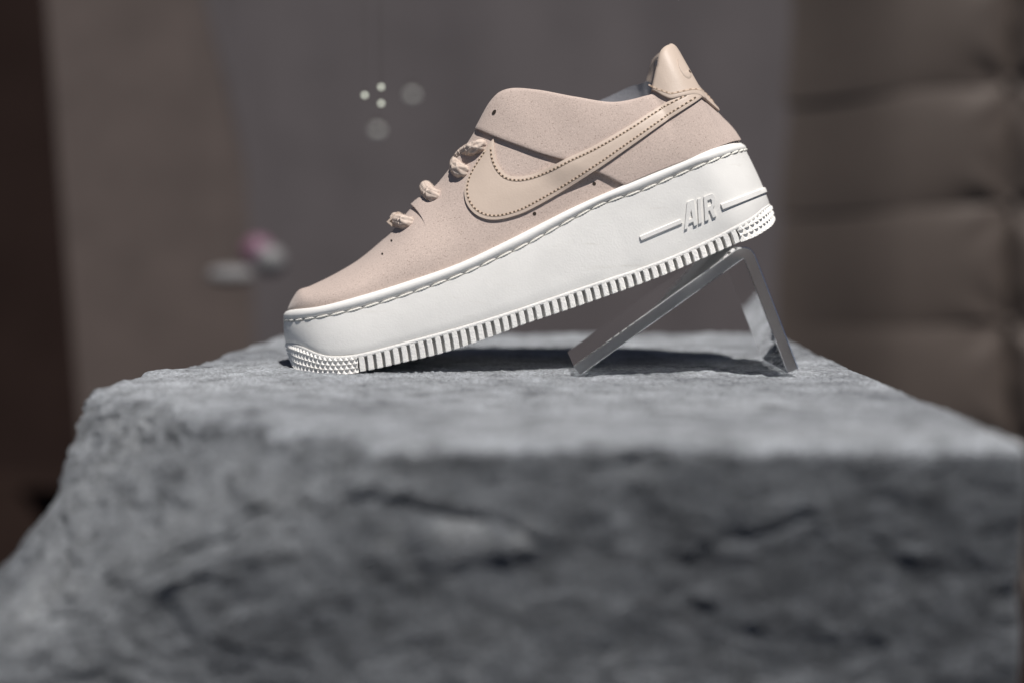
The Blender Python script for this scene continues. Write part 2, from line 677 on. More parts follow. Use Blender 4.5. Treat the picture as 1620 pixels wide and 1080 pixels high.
# outsole body, upper ridge, ribs and toe and heel treads
A_T, A_H = BOT.at_x(568), BOT.at_x(1171)
lv = [ring(BOT, -.008, (0, -1)), ring(BOT, -.0050), ring(blend(BOT, BAND, .5), -.0047), ring(BAND, -.0045, (0, 2)), ring(BAND, -.0045, (0, -1))]
outsole = MB().grid(np.array(lv), wrap=True, cap=True).build("outsole", TREAD, shoe, ORG, sharp=40)
lv = [ring(BAND, -.005, (0, 6.5)), ring(BAND, .0000, (0, 6.2)), ring(BAND, .0003, (0, 5.4)), ring(BAND, .0003, (0, 1.2)), ring(BAND, .0001, (0, .2)), ring(BAND, -.003, (0, -.2))]
MB().grid(np.array(lv), wrap=True).build("outsole_edge", TREAD, outsole, ORG, sharp=50)

NR = 46
for side in (0, 1):
    for i in range(NR):
        p = (A_H - A_T - 0.0035) / (NR - .37)
        lo = A_T + 0.0018 + i * p + rng.uniform(-.01, .01) * p
        hi = lo + p * 0.64
        g = p * 0.07
        cols = [(lo, -.0052), (lo, 0.0), (lo + g, .0004), (hi - g, .0004), (hi, 0.0), (hi, -.0052)]
        if side:
            cols = [(2 - a, o) for a, o in cols]
        av = np.array([c[0] for c in cols])
        ov = np.array([c[1] for c in cols])
        G = [perim(BOT, av, ov - .0006, 0.0), perim(BOT, av, ov, -1.2), perim(blend(BOT, BAND, .5), av, ov), perim(BAND, av, ov, 5.2)]
        MB().grid(np.array(G), cap=True).build("tread_rib", TREAD, outsole, ORG, sharp=30, merge=1e-7)


def nub_piece(name, a_from, a_to, rows, cols):
    """toe or heel piece: pointed nubs in staggered rows, a_from..a_to along the signed outline"""
    k, q = 8, 8
    nu, nv = cols * k + 1, rows * q + 1
    # equal spacing along the outline
    a = np.linspace(a_from, a_to, 1500)
    P = perim(blend(BOT, BAND, .5), a)
    L = np.r_[0, np.cumsum(np.linalg.norm(np.diff(P, axis=0), axis=1))]
    au = np.interp(np.linspace(0, L[-1], nu), L, a)
    G = np.zeros((nv + 1, nu, 3))
    for j in range(nv):
        v = j / (nv - 1)
        r = min(int(v * rows), rows - 1)
        fv = v * rows - r
        if j % q == 0 and j > 0:
            fv = 1.0
        u = np.linspace(0, cols, nu) + (0.5 if r % 2 else 0.0)
        fu = abs(2 * (u % 1.0) - 1)
        h = np.clip(1.12 - fv - fu * 0.95, 0, 1) * 0.0030
        h = np.minimum(h, 0.0015)
        h = np.where(fv > .999, 0, h)
        h = h * (1 if v < .93 else 0)
        G[j + 1] = perim(blend(BOT, BAND, 0.0 + v * 0.97), au, h - 0.0004)
    G[0] = perim(BOT, au, np.full(nu, -.005))
    return MB().grid(G).build(name, TREAD, outsole, ORG, sharp=25)


nub_piece("toe_tread", -A_T + 0.0008, A_T - 0.0008, 4, 46)
nub_piece("heel_tread", A_H + 0.0008, 2 - A_H - 0.0008, 3, 24)

# ------------------------------------------------------------------ the upper
KEYS = [  # rim x, rim y, top x, top y, half opening at the top (mm), roundness
    (455, 491, 455, 489, 0, 1), (466, 490, 462, 474, 0, 1), (482, 488.5, 473, 459, 0, 1), (504, 485, 492, 452, 0, 1), (540, 476, 529, 434, 0, 1), (578, 466, 566, 412, 0, 1),
    (612, 456, 597, 387, 0, 1), (640, 447, 622, 364, 1.0, 1), (690, 430, 651, 329, 4, .9), (745, 409, 690, 294, 11, .7), (800, 382, 727, 246, 15, .6), (840, 363, 753, 206, 17, .6),
    (890, 337, 779, 160, 19, .5), (925, 320, 804, 143, 21, .5), (965, 303, 850, 144, 26, .3), (1005, 285.5, 909, 154.6, 30, .15), (1045, 269, 968, 163, 31, .1),
    (1075, 257.5, 1017, 154.6, 28, .15), (1090, 251.5, 1033, 146, 25, .2), (1110, 243.5, 1043, 108, 22, .25), (1125, 237.5, 1047.5, 84, 18, .45), (1135, 233.5, 1053, 77, 12, .7),
    (1143, 230.8, 1060, 81, 5, .9), (1150, 228.6, 1085.5, 130, 0, 1), (1158, 226.5, 1130.5, 183, 0, 1), (1164, 225.5, 1150, 203, 0, 1), (1168.5, 225, 1167.5, 224, 0, 1)]
KA = np.array(KEYS, float)
S_MAX = len(KEYS) - 1


def pchip(x, Y, xq):
    """monotone cubic through integer knots"""
    d = np.diff(Y, axis=0)
    m = np.zeros_like(Y)
    with np.errstate(divide='ignore', invalid='ignore'):
        hm = 2 * d[:-1] * d[1:] / (d[:-1] + d[1:])
    m[1:-1] = np.where(d[:-1] * d[1:] > 0, hm, 0)
    m[0], m[-1] = d[0], d[-1]
    # gentler (Catmull) slope where not an extremum, limited
    i = np.clip(np.floor(xq).astype(int), 0, len(Y) - 2)
    t = (xq - i)[..., None]
    h00, h10, h01, h11 = 2 * t**3 - 3 * t**2 + 1, t**3 - 2 * t**2 + t, -2 * t**3 + 3 * t**2, t**3 - t**2
    return h00 * Y[i] + h10 * m[i] + h01 * Y[i + 1] + h11 * m[i + 1]


def catm(Y, xq):
    Yp = np.vstack([2 * Y[0] - Y[1], Y, 2 * Y[-1] - Y[-2]])
    i = np.clip(np.floor(xq).astype(int), 0, len(Y) - 2)
    t = (xq - i)[..., None]
    p0, p1, p2, p3 = Yp[i], Yp[i + 1], Yp[i + 2], Yp[i + 3]
    return 0.5 * ((2 * p1) + (-p0 + p2) * t + (2 * p0 - 5 * p1 + 4 * p2 - p3) * t**2 + (-p0 + 3 * p1 - 3 * p2 + p3) * t**3)


def fan(s):
    s = np.clip(np.asarray(s, float), 0, S_MAX)
    bx = catm(KA[:, :4], s)
    ex = pchip(None, KA[:, 4:], s)
    return bx[..., 0:2], bx[..., 2:4], ex[..., 0] * .001, ex[..., 1]


def rim_w(bx):
    """half width of the upper at the rim"""
    a = np.interp(bx, RIM.p[:, 0], RIM.t)
    w = half_w(a, a0=0.19, a1=0.13, pw=2.7) - 0.0028
    return np.maximum(w, 0.0)


def pos(s, v, far=False):
    s, v = np.broadcast_arrays(np.asarray(s, float), np.asarray(v, float))
    B, T, e, q = fan(s)
    w = np.maximum(rim_w(B[..., 0]), e * 1.0)
    vc = np.clip(v, 0, 1)
    f_closed = (1 - vc ** 2.1) ** 0.55
    f_open = 1 - vc ** 1.6
    f = q * f_closed + (1 - q) * f_open
    f = f + np.where(v < 0, -v * 0.1, 0)
    y = CY - (e + (w - e) * f)
    px = B + (T - B) * v[..., None]
    return unproj(px[..., 0], px[..., 1], y)


def surf(s, v, off=0.0):
    s, v = np.broadcast_arrays(np.asarray(s, float), np.asarray(v, float))
    off = np.asarray(off, float)
    P = pos(s, v)
    h = 0.02
    vs = np.clip(v, 0.0, 0.985)
    ss = np.clip(s, 0.15, S_MAX - 0.15)
    ds = pos(ss + h, vs) - pos(ss - h, vs)
    dv = pos(ss, np.clip(vs + .012, 0, .997)) - pos(ss, np.clip(vs - .012, 0, 1))
    n = np.cross(ds, dv)
    n /= np.maximum(np.linalg.norm(n, axis=-1), 1e-12)[..., None]
    n = np.where(n[..., 1:2] > 0, -n, n)
    # blend to the in-plane direction at a closed ridge
    return P + n * off[..., None]


def mirror(G):
    M = G.copy()
    M[..., 1] = 2 * CY - M[..., 1]
    return M


_sd = np.linspace(0, S_MAX, 2601)
_B, _T, _, _ = fan(_sd)
_D = _T - _B
_DL = np.linalg.norm(_D, axis=1)


def inv(px, py, smin=0, smax=S_MAX):
    """(s, v) on the upper for measured positions"""
    S, Vv = [], []
    ok = (_sd >= smin) & (_sd <= smax)
    for x, y in zip(np.atleast_1d(px), np.atleast_1d(py)):
        q = np.array([x, y]) - _B
        cr = (_D[:, 0] * q[:, 1] - _D[:, 1] * q[:, 0]) / _DL
        v = (q * _D).sum(1) / _DL ** 2
        pen = abs(cr) + 60 * np.maximum(0, np.maximum(-v - .05, v - 1.05)) + np.where(ok, 0, 1e4)
        k = int(np.argmin(pen))
        k2 = min(max(k, 1), len(_sd) - 2)
        s = _sd[k]
        c0, c1 = cr[k2 - 1], cr[k2 + 1]
        if abs(c1 - c0) > 1e-6:
            s = _sd[k2 - 1] + (_sd[k2 + 1] - _sd[k2 - 1]) * np.clip(-c0 / (c1 - c0), 0, 1)
        B, T, _, _ = fan(np.array([s]))
        d = (T - B)[0]
        S.append(s)
        Vv.append(float(np.dot(np.array([x, y]) - B[0], d) / np.dot(d, d)))
    return np.array(S), np.array(Vv)


# diagonal seam between vamp and collar panel
SEAM_PX = catmull([(752, 205), (769, 211.5), (791, 221), (824, 233), (854, 244), (880, 251.5), (898, 256.5), (946.7, 274.5), (974, 287.6), (988, 294.5)], 8)
s_, v_ = inv(SEAM_PX[:, 0], SEAM_PX[:, 1], 9)
o_ = np.argsort(s_)
SEAM_S, SEAM_V = s_[o_], np.minimum(v_[o_], 1.0)
S_J = SEAM_S[0]
S_E = SEAM_S[-1]
print("seam s", S_J, S_E, SEAM_V[:3], SEAM_V[-3:])


def seam_v(s):
    return np.interp(s, SEAM_S, SEAM_V)


# flap edge at the foot of the lacing
FL = catmull([(651, 325), (659, 333), (666, 343), (671, 353), (673, 362)], 8)
fs, fv = inv(FL[:, 0], FL[:, 1], 6, 11)
o_ = np.argsort(fv)
FV, FS = fv[o_], fs[o_]


def flap(s, v):
    sf = np.interp(v, FV, FS)
    return 0.0019 * sm(v, FV[0] - .02, FV[-1]) * sm(s - sf, -.006, .012) * (1 - 0.85 * sm(s - sf, .1, 1.1))


# vamp: toe to the seam, both sides
def v_cluster(n, p=2.0):
    t = np.linspace(0, 1, n)
    return 1 - (1 - t) ** p


s_cols = np.unique(np.r_[np.linspace(0, 1, 20) ** 1.5, np.linspace(1, S_E, 240), np.linspace(FS.min() - .15, FS.max() + .15, 60)])
nv = 46
tv = v_cluster(nv, 2.2)
vt = np.where(s_cols <= S_J, 1.0, np.minimum(1.0, seam_v(s_cols) + 0.04))
SS = np.repeat(s_cols[:, None], nv, 1)
VV = -0.02 + (vt[:, None] + 0.02) * tv[None, :]
OFF = flap(SS, VV)
BASE = surf(SS, VV, OFF)
# throat edge turned in
edge1 = surf(s_cols, np.full_like(s_cols, 1.0) * vt, np.full_like(s_cols, -.0012))
edge1[:, 1] = np.minimum(edge1[:, 1] + .0008, CY)
edge2 = surf(s_cols, vt * 0.975, np.full_like(s_cols, -.004))
edge2[:, 1] = np.minimum(edge2[:, 1] + .001, CY)
Gv = np.concatenate([BASE, edge1[:, None], edge2[:, None]], 1)
Gv[..., 1] = np.minimum(Gv[..., 1], CY)
vamp = MB().grid(Gv).grid(mirror(Gv), flip=True).build("vamp", SUEDE, shoe, ORG, sharp=50, merge=1e-6)

# collar panel: above the seam and round the heel
PT = 0.0027
s_cols = np.unique(np.r_[np.linspace(S_J, S_E, 150), np.linspace(S_E, S_MAX - .6, 150), S_MAX - .6 * (1 - np.linspace(0, 1, 16)) ** 1.6])
ncv = 60
t = np.linspace(0, 1, ncv)
tv = np.where(t < .22, 0.05 * (t / .22) ** 1.6, 0.05 + .95 * (1 - (1 - (t - .22) / .78) ** 1.7))
lo = np.where(s_cols < S_E, seam_v(s_cols), 0.0)
lo = np.maximum(lo, -0.02)
SS = np.repeat(s_cols[:, None], ncv, 1)
VV = lo[:, None] + (1.0 - lo[:, None]) * tv[None, :]
Bq, Tq, eq, _ = fan(s_cols)
Lq = np.linalg.norm(Tq - Bq, axis=1)
dpx = (VV - lo[:, None]) * Lq[:, None]          # distance from the lower edge, picture units
seamish = (1 - sm(s_cols, S_E - .05, S_E + .1))[:, None]
prof = np.sqrt(np.clip(1 - (1 - np.clip(dpx / 11.0, 0, 1)) ** 2, 0, 1))
OFF = PT * (seamish * (0.74 + .26 * prof) + (1 - seamish)) * np.clip((S_MAX - SS) / .5, 0.25, 1)
dtop = (1 - VV) * Lq[:, None]
openk = sm(eq, .001, .006)[:, None]
OFF = OFF * (1 - openk * 0.8 * (1 - np.sqrt(np.clip(1 - (1 - np.clip(dtop / 9.0, 0, 1)) ** 2, 0, 1))))
P = surf(SS, VV, OFF)
lo_in = lo + np.where(s_cols < S_E, 5.0 / Lq, 0)
skirt = surf(s_cols, np.minimum(lo_in, 1), np.full_like(s_cols, -.0010))
in1 = surf(s_cols, np.ones_like(s_cols), np.full_like(s_cols, -.0022))
in2 = surf(s_cols, np.full_like(s_cols, .97), np.full_like(s_cols, -.0048))
in3 = surf(s_cols, np.full_like(s_cols, .88), np.full_like(s_cols, -.0055))
bridge = P[:, -1].copy()
bridge[:, 1] += (CY - bridge[:, 1]) * (1 - openk[:, 0])
Gc = np.concatenate([skirt[:, None], P, bridge[:, None], in1[:, None], in2[:, None], in3[:, None]], 1)
Gc[..., 1] = np.minimum(Gc[..., 1], CY)
collar = MB().grid(Gc).grid(mirror(Gc), flip=True).build("collar_panel", SUEDE, shoe, ORG, sharp=60, merge=1e-6)


def panel_off(s, v, wid=.40):
    """height of the panels below a point of the upper"""
    d = (np.asarray(v) - np.where(s < S_E, seam_v(s), 0.0))
    k = np.where(s < S_J, 0.0, np.where(s > S_E, 1.0, sm(d, -wid, .02)))
    return PT * k


# curved side stripe with rows of stitching
OUT = catmull([(781, 222), (773, 232), (758, 254), (744, 277), (737.5, 294), (736, 309), (740.5, 326), (753, 340.5), (771, 348), (791, 348), (824, 339), (847, 328), (880, 309.5), (895, 300.5), (949, 267),
               (990, 239), (1031, 211), (1071.6, 183.5), (1106, 157), (1112, 150)], 12)
INN = catmull([(782, 221), (782.5, 235), (784.5, 250), (791, 266), (802, 277), (816, 280.5), (836, 278.5), (858, 271), (880, 261.5), (895, 254), (936, 235), (990, 205), (1031, 180), (1071.6, 157), (1090, 146)], 12)


def stripe_base(s, v):
    return panel_off(s, v) * sm(s, 11.4, 13.0)


def stripe_sv(C_, a):
    p = Curve(C_, False)(a)
    s, v = inv(p[:, 0], p[:, 1], 7)
    return s, v


na = 220
al = np.linspace(0, 1, na) ** 1.15
pO = Curve(OUT, False)
pI = Curve(INN, False)
# matched stations: tip, bend, tail
kO = np.interp(al, [0, .45, 1], [0, pO.at_x(860), 1])
kI = np.interp(al, [0, .45, 1], [0, pI.at_x(838), 1])
PO, PI_ = pO(kO), pI(kI)
nt_ = 13
tt = np.linspace(0, 1, nt_)
GP = PO[:, None] * (1 - tt[None, :, None]) + PI_[:, None] * tt[None, :, None]
s_, v_ = inv(GP[..., 0].ravel(), GP[..., 1].ravel(), 7)
s_, v_ = s_.reshape(na, nt_), v_.reshape(na, nt_)
width = np.linalg.norm(PO - PI_, axis=1)[:, None]
dd = np.minimum(tt, 1 - tt)[None] * width
edge = np.sqrt(np.clip(1 - (1 - np.clip(dd / 3.5, 0, 1)) ** 2, 0, 1))
ST = 0.0016
inner_sink = sm(tt[None] , .55, 1.0) * 0.0004
off = stripe_base(s_, v_) + ST * (.85 + .15 * edge) - inner_sink
P = surf(s_, v_, off)
s0_, v0_ = s_[:, 0] * .6 + s_[:, 2] * .4, v_[:, 0] * .6 + v_[:, 2] * .4
sk0 = surf(s0_, v0_, stripe_base(s0_, v0_) - .0008)
sk1 = surf(s_[:, -1], v_[:, -1], stripe_base(s_[:, -1], v_[:, -1]) - .0012)
Gs = np.concatenate([sk0[:, None], P, sk1[:, None]], 1)


def add_stripe(m):
    g = mirror(Gs) if m else Gs
    st = MB().grid(g, flip=m).build("side_stripe", LEATHER, shoe, ORG, sharp=45)
    return st


stripe = add_stripe(False)
stripe_far = add_stripe(True)


def stitches(name, line_px, base_off, period, parent, smin, dash=.50, hole_mat=SEW, thread=TANTHREAD, w=.00042, far=False, lift=.00022):
    """a row of thread dashes with a needle hole between each two"""
    c = Curve(line_px, False)
    n = int(c.len / period)
    th, ho = MB(), MB()
    box = [(0, 1, 2, 3), (0, 4, 5, 1), (1, 5, 6, 2), (2, 6, 7, 3), (3, 7, 4, 0)]
    for i in range(n):
        for mbx, f0, f1, lf, ww in ((th, .02, dash, lift, w), (ho, dash + .03, .98, lift * .45, w * 1.15)):
            p = c(np.array([(i + f0) / n, (i + f1) / n]))
            s, v = inv(p[:, 0], p[:, 1], smin)
            o = base_off(s, v)
            A, B = surf(s, v, o + lf)
            Ad, Bd = surf(s, v, o - .0003)
            d = B - A
            nrm = A - Ad
            side = np.cross(d, nrm)
            side = side / np.linalg.norm(side) * ww
            Q = np.array([A - side, A + side, B + side, B - side, Ad - side * 1.2, Ad + side * 1.2, Bd + side * 1.2, Bd - side * 1.2])
            if far:
                Q = mirror(Q)
            mbx.mesh(Q, box)
    a = th.build(name, thread, parent, ORG, kind="stuff")
    b = ho.build("needle_holes", hole_mat, parent, ORG, kind="stuff")
    return a, b


def shifted(P0, P1, d):
    dv = P1 - P0
    L = np.linalg.norm(dv, axis=1)[:, None]
    return P0 + dv / np.maximum(L, 1e-6) * np.minimum(d, L * .42)


def stripe_off(s, v):
    return stripe_base(s, v) + ST


i0, i1 = 16, na - 6
for far in (False, True):
    par = stripe_far if far else stripe
    stitches("stitching", shifted(PO, PI_, 6.5)[i0:i1], stripe_off, 6.4, par, 7, far=far)
    stitches("stitching", shifted(PI_, PO, 6.0)[i0:i1], lambda s, v: stripe_off(s, v) - .0002, 6.4, par, 7, far=far)

# heel tab
TB = catmull([(1029, 147.5), (1040, 149.5), (1053, 157), (1062, 160.8), (1073, 158.6), (1089, 155.5), (1099, 157.5), (1108, 164.5), (1118, 173), (1129.5, 183)], 10)
ts, tvv = inv(TB[:, 0], TB[:, 1], 17)
o_ = np.argsort(ts)
TBS, TBV = ts[o_], np.minimum(tvv[o_], 1)
print("tab s", TBS[0], TBS[-1], TBV)
s_cols = np.unique(np.r_[np.linspace(TBS[0], TBS[-1], 110), np.linspace(19.5, 22.5, 60)])
ncv = 40
t = np.linspace(0, 1, ncv)
tv = np.where(t < .2, 0.06 * (t / .2) ** 1.5, 0.06 + .94 * (1 - (1 - (t - .2) / .8) ** 1.8))
lo = np.interp(s_cols, TBS, TBV)
SS = np.repeat(s_cols[:, None], ncv, 1)
VV = lo[:, None] + (1.0 - lo[:, None]) * tv[None, :]
Bq, Tq, eq, _ = fan(s_cols)
Lq = np.linalg.norm(Tq - Bq, axis=1)[:, None]
prof = np.sqrt(np.clip(1 - (1 - np.clip((VV - lo[:, None]) * Lq / 4.0, 0, 1)) ** 2, 0, 1))
TT_ = 0.0019
openk = sm(eq, .001, .006)[:, None]
OFF = PT + TT_ * (.75 + .25 * prof)
OFF = OFF * (1 - openk * .7 * (1 - np.sqrt(np.clip(1 - (1 - np.clip((1 - VV) * Lq / 7.0, 0, 1)) ** 2, 0, 1))))
P = surf(SS, VV, OFF)
skirt = surf(s_cols, np.minimum(lo + 4.0 / Lq[:, 0], 1), np.full_like(s_cols, .0002))
in1 = surf(s_cols, np.ones_like(s_cols), np.full_like(s_cols, -.0028))
in2 = surf(s_cols, np.full_like(s_cols, .96), np.full_like(s_cols, -.0062))
in3 = surf(s_cols, np.minimum(lo, .9), np.full_like(s_cols, -.0066))
bridge = P[:, -1].copy()
bridge[:, 1] += (CY - bridge[:, 1]) * (1 - openk[:, 0])
Gt = np.concatenate([skirt[:, None], P, bridge[:, None], in1[:, None], in2[:, None], in3[:, None]], 1)
Gt[..., 1] = np.minimum(Gt[..., 1], CY)
tab = MB().grid(Gt).grid(mirror(Gt), flip=True).build("heel_tab", LEATHER, shoe, ORG, sharp=60, merge=1e-6)

tab_off = lambda s, v: np.full(np.shape(s), PT + TT_)
TB2 = np.array([(x - (4 if x < 1050 else 0), y - 7.5) for x, y in TB])
TB3 = TB2[6:-6]
for far in (False, True):
    stitches("stitching", TB3, tab_off, 6.8, tab, 17, dash=.6, far=far, hole_mat=mat_plain("tan_hole", (.36, .26, .19), .9) if not far else bpy.data.materials["tan_hole"])

# small curved emblem pressed into the back of the tab
z6 = lambda pts: [(1010 + x / 9, 66 + y / 9) for x, y in pts]
EO = catmull(z6([(487, 335), (513, 430), (556, 515), (602, 580), (645, 608), (672, 598), (676, 560), (650, 505)]), 8)
EI = catmull(z6([(489, 335), (522, 400), (548, 450), (578, 482), (603, 486), (612, 478), (616, 474), (620, 470)]), 8)
cO, cI = Curve(EO, False), Curve(EI, False)
ae = np.linspace(0, 1, 40)
EPO, EPI = cO(ae), cI(ae)
te = np.linspace(0, 1, 7)
GP = EPO[:, None] * (1 - te[None, :, None]) + EPI[:, None] * te[None, :, None]
s_, v_ = inv(GP[..., 0].ravel(), GP[..., 1].ravel(), 19)
s_, v_ = s_.reshape(40, 7), np.minimum(v_.reshape(40, 7), .965)
eo = np.array([-.0003, .0004, .0005, .0005, .0005, .0004, -.0003])
for far in (False, True):
    g = surf(s_, v_, PT + TT_ + np.repeat(eo[None], 40, 0))
    MB().grid(mirror(g) if far else g, flip=far).build("emblem", LEATHER, tab, ORG, sharp=60)

# lining inside the collar, rising towards the heel on the far side
s_cols = np.linspace(12.0, 23.5, 140)
vv = np.linspace(0.02, 1.0, 20)
SS, VV = np.meshgrid(s_cols, vv, indexing='ij')
Gl = surf(SS, VV, np.full(SS.shape, -.0062))
Gl[..., 1] = np.minimum(Gl[..., 1], CY)
Gf = mirror(Gl)
rise = (sm(s_cols, 14.5, 17.0) * (1 - sm(s_cols, 17.8, 18.6)))[:, None] * np.clip((VV - .5) / .5, 0, 1)
Gf[..., 2] += rise * 0.015
lining = MB().grid(Gl).grid(Gf, flip=True).build("lining", LINING, shoe, ORG, sharp=60)

# tongue between the eyestays
s_cols = np.linspace(7.2, 13.4, 60)
Bq, Tq, eq, _ = fan(s_cols)
ww = np.linspace(-1, 1, 15)
Gg = np.zeros((60, 15, 3))
for j, wj in enumerate(ww):
    y = CY + wj * (eq + .004)
    d = (Bq - Tq) / np.linalg.norm(Bq - Tq, axis=1)[:, None]
    dep = 9 + 5 * wj * wj
    q = Tq + d * dep
    Gg[:, j] = unproj(q[:, 0], q[:, 1], CY * np.ones(60))
    Gg[:, j, 1] = y
MB().grid(Gg).build("tongue", SUEDE, shoe, ORG)

# eyelet and vent holes
def hole(px, py, rx, ry, ang, smin, name, depth_off):
    s0, v0 = inv(px, py, smin)
    th = np.linspace(0, 2 * np.pi, 14, endpoint=False)
    ca, sa = math.cos(ang), math.sin(ang)
    mbx = MB()
    rows = []
    for k, o in ((1.35, -.0002), (1.2, .00022), (1.0, .00018)):
        qx = px + k * (rx * np.cos(th) * ca - ry * np.sin(th) * sa)
        qy = py + k * (rx * np.cos(th) * sa + ry * np.sin(th) * ca)
        s, v = inv(qx, qy, smin)
        rows.append(surf(s, np.minimum(v, .999), panel_off(s, v, .02) + depth_off + o))
    G = np.array(rows[1:] )
    for far in (False, True):
        g = mirror(G) if far else G
        mm = MB()
        mm.mesh(g[1], [tuple(range(14)) if not far else tuple(range(14))[::-1]])
        mm.build(name, HOLE, vamp if depth_off < .0001 and px < 700 or name == "vent_hole" else collar, ORG)


hole(785.5, 181, 4.6, 2.4, -1.0, 9, "eyelet", 0.0001)
hole(940, 291, 3.0, 3.0, 0, 9, "vent_hole", 0.0)
hole(845.5, 338.5, 3.0, 3.0, 0, 7, "vent_hole", 0.0)
for x, y in ((619.6, 381), (605, 402)):
    hole(x, y, 1.6, 1.8, 0, 3, "vent_hole", 0.0)

# laces
def braid(L, th):
    k = L / 0.0036 * 2 * np.pi
    return 0.95 + 0.10 * np.maximum(np.cos(5 * th + k), np.cos(5 * th - k))


def lace(px_list, r, flat, name="lace"):
    """px_list: (x, y, distance from the centre plane) from the eyelet over to the centre"""
    pts = [unproj(x, y, CY - dy)[None] for x, y, dy in px_list]
    pts = np.vstack(pts)
    full = np.vstack([pts, mirror(pts)[::-1][1:]])
    path = catmull(full, 40)
    return MB().grid(tube(path, r, 90, mod=braid, flat=flat, up=(-.7, 0, .7)), wrap=True, cap=True).build(name, LACE, shoe, ORG, sharp=70)


def dep(px, py, smin=6, smax=13):
    s, v = inv(px, py, smin, smax)
    return float(CY - pos(s, np.minimum(v, 1))[0, 1])


lace([(766, 234, dep(766, 234) - .006), (759, 231.5, dep(759, 231.5) + .0010), (749, 235, dep(749, 235) + .0032), (738, 240.5, .0165), (730, 247, .011), (727.5, 253, .005), (727, 256, 0)], .0038, .95)
lace([(738, 274, dep(738, 274) - .006), (731, 272, dep(731, 272) + .001), (724, 268, dep(724, 268) + .003), (721, 262, .0135), (722, 258, .007), (724, 258, 0)], .0042, .85)
lace([(694, 313, dep(694, 313) - .006), (687, 311, dep(687, 311) + .001), (681, 308, dep(681, 308) + .0032), (677, 304, .0125), (675, 300, .006), (674, 298, 0)], .0042, .9)
lace([(651, 355, dep(651, 355) - .006), (644, 354, dep(644, 354) + .001), (638, 352, dep(638, 352) + .0036), (633, 351, .010), (629, 349, .005), (627, 348, 0)], .0042, .9)
# flat tag the lowest lace runs through
oq = [(613.5, 351), (630, 335.5), (637, 340), (622, 358.5)]
iq = [(618, 350.5), (630, 340), (633, 342), (622.5, 354)]
mbt = MB()
rows = []
for qd, yy in ((oq, -.0085), (oq, .0085), (iq, .0085), (iq, -.0085), (oq, -.0085)):
    rows.append(np.array([unproj(x, y, CY) + np.array([0, yy, 0]) for x, y in qd]))
mbt.grid(np.array(rows), wrap=True)
mbt.build("lace_tag", LEATHER, shoe, ORG, sharp=30)

# ------------------------------------------------------------------ clear bent stand under the heel
def mat_acrylic(name, r0):
    m, nt, b = new_mat(name, (0.96, 0.97, 0.97), 0.02, 0.5, Transmission_Weight=1.0, IOR=1.45)
    co = coords(nt)
    r = ramp(nt, noise(nt, co, 45, 5), [(0.45, (r0,) * 3), (0.75, (r0 + .1,) * 3)])
    nt.links.new(r, b.inputs["Roughness"])
    return m


ACR = mat_acrylic("clear_acrylic", .02)
ACR_EDGE = mat_acrylic("sawn_acrylic_edge", .42)
ya, yb = -0.016, 0.066
c1 = unproj(912.5, 594.5, ya); c2 = unproj(1181, 403.5, ya); c3 = unproj(1254.5, 594.5, ya)
mid = []
def lerp(a, b, t): return a + (b - a) * t
p_in, p_out = c2 + (c1 - c2) / np.linalg.norm(c1 - c2) * .0055, c2 + (c3 - c2) / np.linalg.norm(c3 - c2) * .0055
cl = [c1] + [lerp(c1, p_in, t) for t in (.25, .5, .75)] + [lerp(lerp(p_in, c2, t), lerp(c2, p_out, t), t) for t in np.linspace(0, 1, 14)] + [lerp(p_out, c3, t) for t in (.25, .5, .75)] + [c3]
cl = np.array(cl)
tg = np.gradient(cl, axis=0)
tg[0], tg[-1] = cl[1] - cl[0], cl[-1] - cl[-2]
tg /= np.linalg.norm(tg, axis=1)[:, None]
nr = np.stack([-tg[:, 2], 0 * tg[:, 0], tg[:, 0]], -1)
hT = 0.0032
up_, dn_ = cl + nr * hT, cl - nr * hT
zmin = min(up_[:, 2].min(), dn_[:, 2].min())
bv = .0004
rows = []
for Q, dn in ((up_, 1), (dn_, -1)):
    pass
prof = [(hT - bv, 0), (hT, bv), (hT, (yb - ya) - bv), (hT - bv, yb - ya), (-hT + bv, yb - ya), (-hT, yb - ya - bv), (-hT, bv), (-hT + bv, 0)]
G = np.array([[c + n * o + np.array([0, dy, 0]) for o, dy in prof] for c, n in zip(cl, nr)])
G[..., 2] += 0.0006 - G[..., 2].min()
SORG = np.array([c2[0], .03, 0])
stand = MB().grid(G, wrap=True, cap=True).build("display_stand", ACR, None, SORG, sharp=30,
    label="clear acrylic bent stand propping up the heel of the sneaker", category="display stand")
stand.data.materials.append(ACR_EDGE)
for p_ in stand.data.polygons:
    if abs(p_.normal.y) > .9 or len(p_.vertices) > 4:
        p_.material_index = 1

